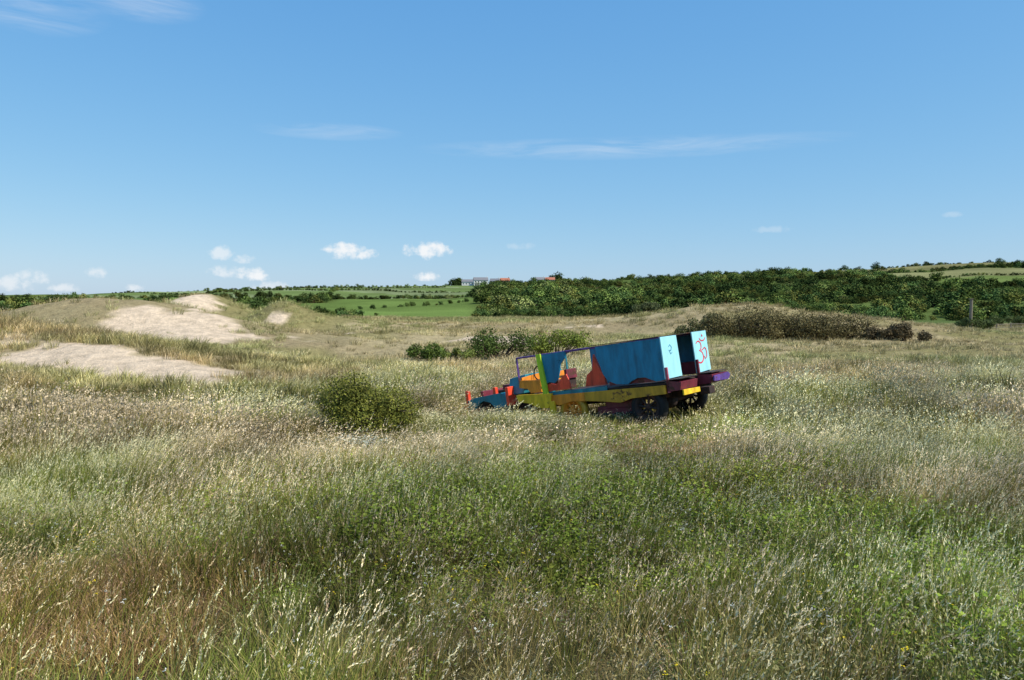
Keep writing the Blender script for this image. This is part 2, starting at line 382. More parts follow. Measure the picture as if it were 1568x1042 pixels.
L(ge.outputs['Position'],n1.inputs['Vector'])
r1=N(nt,'ShaderNodeMapRange'); r1.inputs[1].default_value=.3; r1.inputs[2].default_value=.7; r1.inputs[3].default_value=.66; r1.inputs[4].default_value=1.27; L(n1.outputs[0],r1.inputs[0])
sc=N(nt,'ShaderNodeVectorMath',operation='SCALE'); L(a.outputs['Color'],sc.inputs[0]); L(r1.outputs[0],sc.inputs['Scale'])
p=N(nt,'ShaderNodeBsdfDiffuse'); L(sc.outputs[0],p.inputs[0])
b=N(nt,'ShaderNodeBump'); b.inputs['Strength'].default_value=.9; b.inputs['Distance'].default_value=.3; L(n1.outputs[0],b.inputs['Height']); L(b.outputs[0],p.inputs['Normal'])
o=N(nt,'ShaderNodeOutputMaterial'); L(p.outputs[0],o.inputs[0])
addobj('ground',npmesh('ground',V,F,C,m_g,True))

# ------------------------------------------------------------ grass scatter
def sample(n,y0,y1,side=4,k=.70):
    yy=np.sqrt(rng.random(int(n*1.0))*(y1*y1-y0*y0)+y0*y0)
    hw=k*yy+side
    xx=(rng.random(len(yy))*2-1)*hw
    return xx,yy
def build_near():
    P=[];I=[];S=[];T=[];R=[]
    def put(x,y,idx,scl,tint,rz=None):
        n=len(x)
        if n==0: return
        P.append(np.c_[x,y,H(x,y)-.02]); I.append(idx)
        hs=scl*(.75+.5*rng.random(n))
        lx,ly=vloc(x,y)
        near=np.clip(ss(-2.2,-.6,lx)*(1-ss(6.6,7.6,lx))*(1-ss(1.8,4.0,ly))*ss(-3.6,-2.8,ly),0,1)
        front=np.clip(G(x,y,1.6,14.6,4.0,2.0)+G(x,y,-1.3,17.5,1.5,2.0),0,1); bf=np.clip(1.4*G(x,y,-3.0,15.2,1.1,1.3),0,1)
        hs=hs*(1-.50*near)*(1-.38*front)*(1-.62*bf)
        S.append(np.c_[scl,scl,hs])
        T.append(tint); r=rng.normal(0,.10,(n,3)); r[:,2]=rng.uniform(-.8,.8,n) if rz is None else rz(n); R.append(r)
    full=lambda n: rng.uniform(0,6.28,n)
    for (n,y0,y1,lod) in ((17000,2.2,14,0),(20500,13,36,1)):
        x,y=sample(n,y0,y1,2.2,.67)
        lx,ly=vloc(x,y); k=~((lx>-.2)&(lx<4.3)&(ly<-.2)&(ly>-2.0)&(rng.random(len(x))<.8)); x,y=x[k],y[k]
        gp=greenpatch(x,y); rp=redpatch(x,y); tf=turf(x,y); sd=sandmask(x,y); du=dune(x,y)
        zone=fbm(x/1.8,y/1.8,71,4); z2=fbm(x/4,y/4,75,3); r=rng.random(len(x))
        clump=ss(.30,.55,fbm(x/.8,y/.8,87,3))
        keep=(rng.random(len(x))>sd*.97)&(rng.random(len(x))>du*.35)&(rng.random(len(x))<.45+.55*clump)
        n_=len(x)
        pale=ss(.38,.60,zone+.09*ss(7,13,y)*(1-gp)-.04*(1-ss(4,8,y)))
        idx=np.where(r<.50,0,3)
        idx=np.where((r>.36)&(rng.random(n_)<pale),6,idx)
        idx=np.where(rng.random(n_)<gp*.72,9,idx)
        idx=np.where(rng.random(n_)<.38*ss(.45,.60,z2)*(y<13),9,idx)
        if lod==0: idx=np.where(rng.random(n_)<.55*ss(.40,.6,fbm(x/1.7,y/1.7,77,3))*ss(10,6,y),21,idx)
        idx=np.where(rng.random(n_)<rp*.6,8,idx)
        idx=np.where(rng.random(n_)<.09,8,idx)
        short=(rng.random(n_)<tf*.95)
        if lod==0:
            idx=np.where(idx==0,rng.integers(0,3,n_),idx); idx=np.where(idx==3,rng.integers(3,6,n_),idx)
            idx=np.where(idx==6,rng.integers(6,8,n_),idx); idx=np.where(idx==9,rng.integers(9,11,n_),idx)
        else:
            idx=np.select([idx==0,idx==3,idx==6,idx==9],[11,12,13,19],idx)
            m=(rng.random(n_)<du*.9)&(idx!=19); idx=np.where(m,np.where(rng.random(n_)<.45,14,15),idx)
        idx=np.where(short,16,idx)
        tint=np.ones((n_,3))*(.58+.74*ss(.25,.75,fbm(x/.9,y/.9,81,3)))[:,None]*(.84+.32*ss(.35,.65,fbm(x/2.6,y/2.6,89,3)))[:,None]
        gm=ss(.4,.6,fbm(x/3,y/3,83,3))[:,None]
        tint=tint*((1-gm)*np.array([1.10,.99,.90])+gm*np.array([.96,.99,.80]))
        tint=tint*(1-rp[:,None]*(1-np.array([1.0,.84,.80])))
        tint=tint*(1+.08*ss(10,18,y)[:,None])
        scl=(.65+.65*rng.random(n_))*(.55+.85*fbm(x/1.3,y/1.3,85,2))
        scl=scl*(.68+.32*ss(3,9,y))*(1-.35*du)
        scl=np.where(idx==16,scl*1.1,scl)
        put(x[keep],y[keep],idx[keep],scl[keep],tint[keep])
    x,y=sample(700,2.5,12,2); k=fbm(x/1.5,y/1.5,91,3)>.42
    put(x[k],y[k],np.where(rng.random(k.sum())<.7,17,18),np.full(k.sum(),.95),np.ones((k.sum(),3)),full)
    x=-2.95+rng.normal(0,.25,14); y=15.6+rng.normal(0,.12,14); put(x,y,np.full(14,20),np.full(14,1.5),np.ones((14,3)),full)
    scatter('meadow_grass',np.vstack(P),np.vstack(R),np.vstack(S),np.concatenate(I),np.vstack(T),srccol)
build_near()
def build_far():
    x,y=sample(38000,34,135,6,.70)
    dens=.15+.85*ss(.40,.60,fbm(x/4.,y/4.,101,4)); dens=dens*(1-.98*sandmask(x,y))
    tf=turf(x,y); k=rng.random(len(x))<dens; x,y,tf=x[k],y[k],tf[k]
    n=len(x); z=fbm(x/9,y/9,105,3)
    idx=np.where(rng.random(n)<.35+.8*(.5-z),14,15); idx=np.where(rng.random(n)<tf,16,idx)
    tint=np.ones((n,3))*(.55+.85*fbm(x/2,y/2,107,3))[:,None]
    g=ss(.45,.62,fbm(x/12,y/12,109,3))[:,None]*.75
    tint=tint*((1-g)*np.array([1.02,.96,.90])+g*np.array([.70,.85,.60]))
    s=(.4+.6*rng.random(n))*(.9+.4*ss(50,120,y)); rot=rng.normal(0,.1,(n,3)); rot[:,2]=rng.uniform(-.9,.9,n)
    scatter('dune_grass',np.c_[x,y,H(x,y)-.03],rot,np.c_[s*1.2,s*1.2,s*(.6+.5*rng.random(n))],idx,tint,srccol)
build_far()

# ------------------------------------------------------------ woodland on the hill
P=[]
def trees(x,y,s): 
    P.append(np.c_[x,y,H(x,y)-.3*s,s])
NT=22000
x=rng.uniform(-30,620,NT); y=rng.uniform(250,860,NT)
k=(x>-15-(y-350)*.07)&(x<.70*y+20)
k&=~((y>485)&(y<724-.05*x)&(x>290)); k&=~((y>732)&(y<1000)&(x>290)&(rng.random(NT)>.06))
den=.08+.92*ss(.42,.53,.55*fbm(x/28,y/28,121,3)+.45*fbm(x/70,y/70,123,2))
den=np.where((y>560)&(y<710)&(x>0)&(x<100),.12,den)
den=np.where((y>735)&(x<290),.2,den)
k&=rng.random(NT)<den
x,y=x[k],y[k]; trees(x,y,.32+1.0*rng.random(len(x))*(.2+1.2*ss(.3,.7,fbm(x/20,y/20,125,2))))
def row(x0,y0,x1,y1,sp=4,s=.8,j=2):
    n=int(math.hypot(x1-x0,y1-y0)/sp); t=np.linspace(0,1,n); x=x0+(x1-x0)*t+rng.normal(0,j,n); y=y0+(y1-y0)*t+rng.normal(0,j,n)
    trees(x,y,s*(.6+.8*rng.random(n)))
row(-106,475,-25,475,2,.5,.6); row(-108,300,-108,475,3,.8,2); row(-330,477,-106,477,3,.8,1.5)
row(-340,735,-60,715,2.2,.4,.5); row(-300,600,-30,590,2.2,.35,.5); row(-180,845,-60,845,4,.6,3); row(-60,850,300,845,4,.5,3); row(-320,850,-160,850,4,.8,3)
row(-230,300,-108,300,4,1.0,5); row(-290,380,-110,400,3,.8,3); row(-230,600,-250,700,3,.5,.6); row(-120,480,-130,590,3,.5,.6)
row(290,728,640,710,3,.6,1.5); row(300,845,700,850,4,.7,3); row(290,600,640,595,3,.4,.6); row(400,490,420,600,4,.5,.6); row(500,600,540,710,4,.5,.6)
row(-60,330,-16,390,5,.4,2); row(-58,820,-56,826,1,1.9,1); row(44,820,48,826,1,2.0,1); row(52,835,66,835,2.4,1.3,1)
row(-85,262,-85,300,3,.9,2); row(100,238,330,245,3,.8,4); row(150,300,330,330,3,.8,6); row(80,420,260,470,3,.8,5); row(60,620,280,650,3,.8,4)
x=rng.normal(-62,9,60); y=rng.normal(262,8,60); trees(x,y,.3+.5*rng.random(60))
x=rng.uniform(-12,130,600); y=rng.uniform(240,330,600); trees(x,y,.3+.5*rng.random(600))
Q=np.vstack(P); n=len(Q); rot=np.zeros((n,3)); rot[:,2]=rng.random(n)*6.28
tint=np.ones((n,3))*(.55+1.0*ss(.25,.75,fbm(Q[:,0]/25,Q[:,1]/25,131,3)))[:,None]
w=rng.random(n)[:,None]; tint=tint*np.where(w<.05,np.array([[1.8,1.5,1.7]]),np.where(w<.2,np.array([[1.4,1.1,.95]]),np.where(w<.6,np.array([[1.1,1.12,.95]]),np.array([[.68,.8,.82]]))))
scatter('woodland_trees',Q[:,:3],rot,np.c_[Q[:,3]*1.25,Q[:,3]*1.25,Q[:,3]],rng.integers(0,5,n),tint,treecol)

# ------------------------------------------------------------ bushes
def bush(name,cx,cy,w,d,h,nl,leaves,size,ca,cb,zb=0,rzlow=.25,rs_=1.0):
    g=Geo(); cs=[];rs=[]
    for k in range(nl):
        a=rng.random()*6.28; r=rng.random()**.5*.36
        z=h*(rzlow+rng.random()*(.80-rzlow)*(1-.6*r/.36*.8))
        c=(r*w*math.cos(a),r*d*math.sin(a),z); rr=min(w,h*1.3)*(.10+.15*rng.random())*rs_
        cs.append(c); rs.append(rr)
        root=(.05*w*math.cos(a),.05*d*math.sin(a),-.05) if w<6 else (c[0]*.9,c[1]*.9,-.1)
        limb(g,root,c,.02*h+.01,.006*h+.003)
        for q in range(3):
            e=np.array(c)+rnd3(1)[0]*rr*1.15; e[2]=max(e[2],.05); limb(g,c,e,.010*h,.003*h)
    leafcloud(g,cs,rs,int(leaves*.75),size,ca,cb,.85)
    leafcloud(g,cs,[r*1.2 for r in rs],int(leaves*.25),size*.9,cb,cb,.9)
    me=g.mesh(name,M_bush); o=addobj(name,me); o.location=(cx,cy,float(H(cx,cy))+zb); return o
bush('hawthorn_bush',-3.1,16.9,2.15,1.8,1.6,26,20000,.045,(.04,.062,.012),(.26,.26,.045),-.05,.1)
bush('low_shrub',-4.0,38,2.4,1.8,1.0,12,2600,.10,(.03,.055,.012),(.12,.17,.03))
bush('low_shrub',-.6,40,3.8,2.6,1.9,18,4500,.10,(.03,.055,.012),(.11,.16,.03))
bush('low_shrub',2.4,42,4.8,2.6,1.6,20,4500,.10,(.07,.10,.015),(.24,.29,.05))
bush('low_shrub',-2.7,38.5,2.6,1.5,.7,12,2200,.10,(.07,.10,.02),(.22,.26,.06))
BC=(.06,.055,.024); BD=(.20,.165,.065)
bush('bramble_thicket',21.5,62,18,5,3.0,80,26000,.14,BC,BD,-.2,.12,1.1)
bush('bramble_thicket',29.5,61,7,3,1.5,24,7000,.14,(.05,.045,.022),(.16,.12,.06),-.1,.15)
bush('bramble_thicket',15.5,63,6,3,2.0,20,6000,.14,(.07,.075,.03),(.20,.20,.08),-.1,.15)
bush('bramble_thicket',13.0,78,4,3,1.3,14,4000,.14,(.04,.06,.02),(.13,.15,.06))
bush('gorse_bush',-41,65,3.5,3,1.6,14,4000,.12,(.03,.05,.012),(.12,.16,.04))
bush('low_shrub',58,100,8,4,1.8,16,4500,.16,(.03,.05,.012),(.13,.17,.05))
bush('low_shrub',71,112,9,4,2.0,16,4500,.16,(.03,.05,.012),(.13,.17,.05))

# ------------------------------------------------------------ box / plate helpers
def mesh_obj(name,verts,faces,mat,parent=None,bevel=.006):
    me=bpy.data.meshes.new(name); me.from_pydata(verts,[],faces); me.update(); me.materials.append(mat)
    o=addobj(name,me,parent)
    if bevel>0:
        b=o.modifiers.new('bevel','BEVEL'); b.width=bevel; b.segments=2; b.limit_method='ANGLE'
    return o
def box(name,x0,x1,y0,y1,z0,z1,mat,parent,bevel=.012,shear=0):
    v=[(x0,y0,z0),(x1,y0,z0),(x1,y1,z0),(x0,y1,z0),(x0+shear,y0,z1),(x1+shear,y0,z1),(x1+shear,y1,z1),(x0+shear,y1,z1)]
    f=[(0,3,2,1),(4,5,6,7),(0,1,5,4),(1,2,6,5),(2,3,7,6),(3,0,4,7)]
    return mesh_obj(name,v,f,mat,parent,bevel)
def prism(name,poly,axis,c0,c1,mat,parent,bevel=.004):
    n=len(poly)
    def mk(p,c):
        return (p[0],c,p[1]) if axis=='y' else ((c,p[0],p[1]) if axis=='x' else (p[0],p[1],c))
    v=[mk(p,c0) for p in poly]+[mk(p,c1) for p in poly]
    f=[tuple(range(n)),tuple(range(2*n-1,n-1,-1))]+[(i,i+n,(i+1)%n+n,(i+1)%n) for i in range(n)]
    o=mesh_obj(name,v,f,mat,parent,bevel)
    import bmesh
    bm=bmesh.new(); bm.from_mesh(o.data); bmesh.ops.recalc_face_normals(bm,faces=bm.faces); bm.to_mesh(o.data); bm.free()
    return o
def bar(name,a,b,r,mat,parent,square=False):
    a=Vector(a);b=Vector(b); d=(b-a); L_=d.length; d.normalize()
    s=d.cross(Vector((.13,.21,.97)));
    if s.length<.1: s=d.cross(Vector((1,0,0)))
    s.normalize(); t=d.cross(s); k=4 if square else 10
    v=[]
    for e in (a,b):
        for j in range(k):
            an=2*math.pi*(j+.5)/k; v.append(tuple(e+r*(s*math.cos(an)+t*math.sin(an))))
    f=[tuple(range(k-1,-1,-1)),tuple(range(k,2*k))]+[(j,(j+1)%k,(j+1)%k+k,j+k) for j in range(k)]
    return mesh_obj(name,v,f,mat,parent,0)
def lathe(name,prof,cx,cy,cz,mat,parent,seg=36,flip=1):
    v=[];f=[];n=len(prof)
    for j in range(seg):
        an=2*math.pi*j/seg
        for (yo,r) in prof: v.append((cx+r*math.cos(an),cy+yo*flip,cz+r*math.sin(an)))
    for j in range(seg):
        for i in range(n-1):
            a=j*n+i;b=((j+1)%seg)*n+i; f.append((a,b,b+1,a+1))
    o=mesh_obj(name,v,f,mat,parent,0)
    for p_ in o.data.polygons: p_.use_smooth=True
    return o
def wheel(nm,cx,cy,cz,r,w,rimmat,parent,flip=1,tyremat=None):
    lathe(nm+'_tyre',[(-w/2,r*.62),(-w/2,r*.9),(-w*.38,r),(w*.38,r),(w/2,r*.9),(w/2,r*.62),(w*.4,r*.6)],cx,cy,cz,tyremat or P_black,parent)
    lathe(nm+'_rim',[(w*.55*1,r*.74),(w*.52,r*.62),(w*.2,r*.56),(w*.18,r*.45)],cx,cy,cz,rimmat,parent,flip=flip)
    lathe(nm+'_hub',[(w*.45,0.0),(w*.45,r*.13),(w*.38,r*.16),(w*.1,r*.2)],cx,cy,cz,rimmat,parent,flip=flip)
    for k in range(8):
        a=k*math.pi/4+.2
        bar(nm+'_spoke_%d'%(k+1),(cx+r*.14*math.cos(a),cy+flip*w*.3,cz+r*.14*math.sin(a)),(cx+r*.58*math.cos(a),cy+flip*w*.25,cz+r*.58*math.sin(a)),.028,rimmat,parent)

# ------------------------------------------------------------ the painted half-track wreck
veh=bpy.data.objects.new('abandoned_half_track',None); scene.collection.objects.link(veh)
V_=veh
prism('rear_side_panel',[(0,1.02),(.0,2.0),(.5,2.0),(1.72,1.97),(1.70,1.75),(1.66,1.55),(1.60,1.30),(1.48,1.12),(1.25,1.02),(.95,1.0),(.85,1.06),(.68,1.12),(.48,1.12),(.33,1.05),(.2,1.0)],'y',.97,1.0,P_blue,V_)
prism('front_side_panel',[(3.38,1.95),(2.62,1.97),(2.64,1.80),(2.80,1.66),(2.86,1.45),(2.93,1.28),(3.05,1.20),(3.22,1.24),(3.38,1.18)],'y',.97,1.0,P_blue,V_)
prism('red_door_fang',[(3.30,1.17),(3.18,1.20),(3.02,1.16),(2.90,1.24),(2.80,1.36),(2.68,1.40),(2.60,1.2),(2.58,1.02),(3.30,1.0)],'y',.955,.985,P_red,V_)
prism('side_sill_plate',[(1.55,1.0),(3.45,.98),(3.45,.88),(1.55,.9)],'y',.96,.99,P_teal,V_)
prism('red_seat_back',[(1.75,1.02),(2.35,1.02),(2.28,1.3),(2.10,1.42),(2.02,1.80),(1.93,1.55),(1.85,1.36),(1.78,1.25)],'y',.65,.72,P_red,V_)
prism('far_side_panel',[(0,1.0),(0,2.0),(1.0,1.99),(.95,1.1),(.6,1.0)],'y',-1.0,-.97,P_blue,V_)
prism('far_side_lower_panel',[(.95,1.0),(.95,1.1),(3.3,1.1),(3.4,.9)],'y',-1.0,-.97,P_teal,V_)
prism('far_front_panel',[(3.1,1.3),(3.0,1.97),(3.38,1.97),(3.38,1.1)],'y',-1.0,-.97,P_blue,V_)
prism('roof_plate',[(-.01,1.02),(1.9,1.02),(1.75,.4),(1.5,-.2),(1.3,-1.02),(-.01,-1.02)],'z',2.004,2.02,P_rust,V_)
bar('left_roof_rail',(0,.985,1.985),(4.2,.97,1.95),.024,P_purple,V_,True)
bar('right_roof_rail',(0,-.985,1.985),(4.2,-.97,1.95),.024,P_purple,V_,True)
bar('roof_bow_middle',(2.62,.95,1.97),(2.62,-.95,1.97),.024,P_rust,V_,True)
bar('roof_bow_front',(3.42,.95,1.96),(3.42,-.95,1.96),.024,P_purple,V_,True)
bar('windscreen_top',(4.2,.97,1.95),(4.2,-.97,1.95),.03,P_purple,V_,True)
bar('windscreen_post_left',(4.2,.97,1.3),(4.2,.97,1.95),.028,P_purple,V_,True)
bar('windscreen_post_right',(4.2,-.97,1.3),(4.2,-.97,1.95),.028,P_teal,V_,True)
bar('windscreen_centre_post',(4.2,0,1.3),(4.2,0,1.95),.022,P_orange,V_,True)
prism('door_post',[(3.36,1.98),(3.50,1.98),(3.44,1.2),(3.40,.62),(3.24,.62),(3.28,1.2)],'y',1.003,1.05,P_lime,V_)
prism('cowl_plate',[(3.5,1.32),(4.2,1.36),(4.22,1.16),(3.95,1.12),(3.85,1.0),(3.5,1.0)],'y',.96,.99,P_orange,V_)
prism('dashboard',[(-.95,1.15),(.95,1.15),(.95,1.42),(.3,1.48),(-.95,1.44)],'x',4.12,4.17,P_orange,V_)
box('cab_seat',3.1,3.5,.1,.8,1.0,1.25,P_rust,V_); box('cab_seat_back',3.05,3.13,.1,.5,1.25,1.5,P_maroon,V_)
lathe('steering_wheel',[(-.015,.20),(0,.22),(.015,.20),(0,.18),(-.015,.20)],3.9,.5,1.48,P_black,V_)
prism('yellow_cab_step',[(3.15,.95),(4.3,.98),(4.25,.80),(3.9,.74),(3.6,.60),(3.3,.58),(3.2,.75)],'y',.93,1.06,P_yellow,V_)
box('yellow_leg',3.1,3.26,.98,1.06,.22,.75,P_yellow,V_)
def taper(name,x0,x1,hw0,hw1,z0,z1,z0b,z1b,mat):
    v=[(x0,-hw0,z0),(x0,hw0,z0),(x0,hw0*.85,z1),(x0,-hw0*.85,z1),(x1,-hw1,z0b),(x1,hw1,z0b),(x1,hw1*.85,z1b),(x1,-hw1*.85,z1b)]
    f=[(0,1,2,3),(7,6,5,4),(0,4,5,1),(1,5,6,2),(2,6,7,3),(3,7,4,0)]
    return mesh_obj(name,v,f,mat,V_,.02)
taper('scuttle',4.2,4.82,.86,.78,1.0,1.50,.98,1.42,P_teal)
box('engine_block',4.85,5.7,-.28,.28,.75,1.12,P_rust,V_); box('engine_head',4.95,5.6,-.14,.14,1.12,1.25,P_maroon,V_)
WING=[(4.7,1.0),(4.9,1.08),(5.9,1.0),(6.12,.94),(6.12,.66),(5.85,.68),(5.75,.82),(5.55,.9),(5.3,.84),(5.15,.68),(4.75,.70)]
prism('left_front_wing',WING,'y',.70,.98,P_teal,V_)
prism('right_front_wing',WING,'y',-.98,-.70,P_teal,V_)
box('red_wing_bracket',4.62,4.72,.7,.99,.72,1.22,P_red,V_)
box('radiator_frame',6.0,6.1,-.5,.5,.66,1.15,P_maroon,V_)
for k in range(7): box('radiator_slat_%d'%(k+1),6.101,6.14,-.46+k*.135,-.39+k*.135,.7,1.1,P_rust,V_,.004)
box('front_bumper',6.15,6.27,-1.0,1.0,.62,.80,P_red,V_); box('bumper_post_left',6.15,6.25,.82,.92,.80,1.22,P_red,V_); box('bumper_post_right',6.15,6.25,-.92,-.82,.80,1.15,P_orange,V_)
box('headlamp_bracket_left',5.2,5.3,.74,.84,1.05,1.24,P_red,V_)
prism('rear_panel_left',[(.995,1.03),(.995,2.0),(.34,2.0),(.30,1.04)],'x',-.035,-.005,P_cyan,V_)
prism('rear_panel_right',[(-.36,1.02),(-.34,2.02),(-.99,2.02),(-1.0,1.05)],'x',-.035,-.005,P_cyan,V_)
prism('doorway_inner_left',[(.0,1.0),(.0,1.98),(.35,1.98),(.35,1.0)],'y',.30,.33,P_rust,V_)
box('bench_left',.05,1.5,.5,.93,1.0,1.3,P_maroon,V_); box('bench_right',.05,.9,-.93,-.5,1.0,1.3,P_maroon,V_)
box('body_floor',.0,3.4,-.95,.95,.90,.95,P_rust,V_)
prism('left_chassis_beam_rear',[(0,.90),(2.2,.90),(2.2,.68),(1.9,.66),(1.2,.58),(.9,.66),(0,.70)],'y',.955,1.01,P_brown,V_)
prism('left_chassis_beam_front',[(2.205,.90),(3.22,.90),(3.22,.72),(3.0,.62),(2.6,.70),(2.205,.68)],'y',.955,1.015,P_orange,V_)
box('right_chassis_beam',0,3.6,-.96,-.9,.68,.9,P_brown,V_)
box('inner_rail_left',-.3,6.0,.35,.45,.55,.75,P_rust,V_); box('inner_rail_right',-.3,6.0,-.45,-.35,.55,.75,P_rust,V_)
for k,xc in enumerate((.2,1.2,2.3,3.3)): box('crossmember_%d'%(k+1),xc,xc+.08,-.9,.9,.58,.7,P_rust,V_)
box('fuel_tank',.95,1.75,.35,.85,.42,.72,P_maroon,V_,.04); box('bogie_frame',1.0,2.0,.72,.84,.28,.5,P_maroon,V_)
wheel('rear_left_wheel',.55,.86,.42,.43,.22,P_rust,V_); wheel('rear_right_wheel',.55,-.86,.46,.44,.22,P_rust,V_,-1)
wheel('idler_left_wheel',2.62,.90,.46,.38,.18,P_orange,V_,1,P_brown); wheel('idler_right_wheel',2.62,-.88,.44,.36,.18,P_orange,V_,-1)
for k,xc in enumerate((1.05,1.4,1.75,2.1)): wheel('bogie_wheel_%d'%(k+1),xc,.86,.2,.15,.16,P_rust,V_)
wheel('front_left_wheel',5.45,.82,.55,.40,.22,P_rust,V_); wheel('front_right_wheel',5.45,-.82,.55,.40,.22,P_rust,V_,-1)
bar('rear_axle',(.55,-.86,.45),(.55,.86,.42),.05,P_rust,V_); lathe('differential',[(-.16,.04),(-.12,.13),(0,.18),(.12,.13),(.16,.04)],.55,0,.44,P_rust,V_)
prism('rear_box_left',[(-.36,.76),(-.40,.94),(-.04,1.0),(-.04,.74)],'y',.30,1.0,P_maroon,V_)
box('rear_box_left_lid',-.40,-.05,.28,1.02,1.002,1.02,P_rust,V_,.006,-.02)
prism('rear_box_left_stripe',[(.32,.64),(1.0,.64),(1.0,.77),(.32,.75)],'x',-.44,-.405,P_yellow,V_)
prism('rear_box_right',[(-.36,.76),(-.42,.96),(-.04,1.0),(-.04,.74)],'y',-1.02,-.32,P_maroon,V_)
prism('rear_box_right_plate',[(-.30,.80),(-.32,.93),(-1.0,.95),(-1.06,.88),(-.96,.78)],'x',-.47,-.43,P_purple,V_)
box('rear_box_right_lid',-.42,-.05,-1.04,-.30,1.002,1.02,P_rust,V_,.006)
box('tow_bracket',-.55,-.3,-.12,.12,.55,.72,P_rust,V_)
box('rear_upright_left',-.10,-.04,.96,1.0,.72,1.3,P_pink,V_,.005); box('rear_upright_right',-.10,-.04,-.38,-.33,.9,1.35,P_maroon,V_,.005)
rv=[]
for xx in np.arange(.08,1.65,.16): rv.append((xx,1.004,1.94))
for zz in np.arange(1.1,1.95,.14): rv.append((.04,1.004,zz))
for k,(a_,b_,c_) in enumerate(rv):
    lathe('rivet_%d'%(k+1),[(0,.012),(.006,.009),(.009,0.0)],a_,b_-.003,c_,P_teal,V_,seg=8)
def stroke(name,pts,w,mat,y0x):
    n=len(pts);v=[];f=[]
    for i_,(a_,b_) in enumerate(pts):
        p0=pts[max(i_-1,0)];p1=pts[min(i_+1,n-1)]; dx=p1[0]-p0[0];dz=p1[1]-p0[1];l=math.hypot(dx,dz)+1e-9
        ww=w*.8*(.6+.4*math.sin(math.pi*(i_+.5)/n)); nx_,nz_=-dz/l*ww,dx/l*ww
        v+=[(y0x,a_+nx_,b_+nz_),(y0x,a_-nx_,b_-nz_)]
    for i_ in range(n-1): f.append((2*i_,2*i_+1,2*i_+3,2*i_+2))
    return mesh_obj(name,v,f,mat,V_,0)
def arc(cx,cz,rx,rz,a0,a1,n=14): return [(cx+rx*math.cos(math.radians(a0+(a1-a0)*i/(n-1))),cz+rz*math.sin(math.radians(a0+(a1-a0)*i/(n-1)))) for i in range(n)]
yc=-.66; zc_=1.53
def M2(p,k=1.15): return [(yc-(a_*k),zc_+b_*k) for a_,b_ in p]
stroke('om_upper_bowl',M2(arc(-.08,.12,.10,.10,150,-90)),.022,P_omred,-.040)
stroke('om_lower_bowl',M2(arc(-.08,-.11,.14,.13,90,-160)),.024,P_omred,-.0405)
stroke('om_tail',M2([(.02,.02),(.08,.04),(.14,.07),(.19,.04),(.21,-.04),(.19,-.13),(.12,-.17),(.09,-.11)]),.020,P_omred,-.041)
stroke('om_crescent',M2(arc(.10,.30,.12,.08,190,350)),.018,P_omred,-.0415)
stroke('om_dot',M2([(.08,.31),(.10,.35),(.12,.31)]),.022,P_omred,-.042)
stroke('blue_scrawl',[(.72,1.75),(.66,1.8),(.6,1.74),(.64,1.66),(.72,1.68),(.66,1.58),(.6,1.62)],.014,P_blue,-.040)
veh.scale=(1.05,1.08,1.0)
veh.rotation_euler=(math.radians(-2.5),math.radians(8.0),math.radians(138))
from mathutils import Euler
Rm=Euler(veh.rotation_euler).to_matrix()
veh.location=Vector((3.6,18.0,0.0))-Rm@Vector((0,1.08,0))

# ------------------------------------------------------------ post and fence
def post(name,x,y,h,r):
    e=bpy.data.objects.new(name,None); scene.collection.objects.link(e); e.location=(x,y,float(H(x,y)))
    n=8;v=[];f=[]
    for i_,(z_,rr) in enumerate(((-.3,r),(h*.5,r*.95),(h-.05,r*.9),(h,r*.7))):
        for j in range(n): v.append((rr*math.cos(j*math.pi/4)+.01*h*(z_/h)**2,rr*math.sin(j*math.pi/4),z_))
    for i_ in range(3):
        for j in range(n): f.append((i_*n+j,i_*n+(j+1)%n,(i_+1)*n+(j+1)%n,(i_+1)*n+j))
    f.append(tuple(range(3*n,4*n))); mesh_obj('shaft',v,f,P_wood,e,0)
    box('cap_board',-r*1.2,r*1.2,-r*1.1,r*1.1,h,h+.06,P_wood,e,.005)
    return e
post('wooden_post',57.0,99,3.9,.2)
fe=bpy.data.objects.new('post_and_rail_fence',None); scene.collection.objects.link(fe)
for k in range(14):
    fx=59+k*2.2; fy=100+k*.6; z=float(H(fx,fy)); box('fence_post_%d'%(k+1),fx-.06,fx+.06,fy-.06,fy+.06,z-.2,z+1.0,P_wood,fe,.01)
    if k<13:
        z2=float(H(fx+2.2,fy+.6))
        for r_,hh_ in enumerate((.45,.85)): bar('rail_%d_%d'%(k+1,r_+1),(fx,fy-.08,z+hh_),(fx+2.2,fy+.52,z2+hh_),.04,P_wood,fe,True)

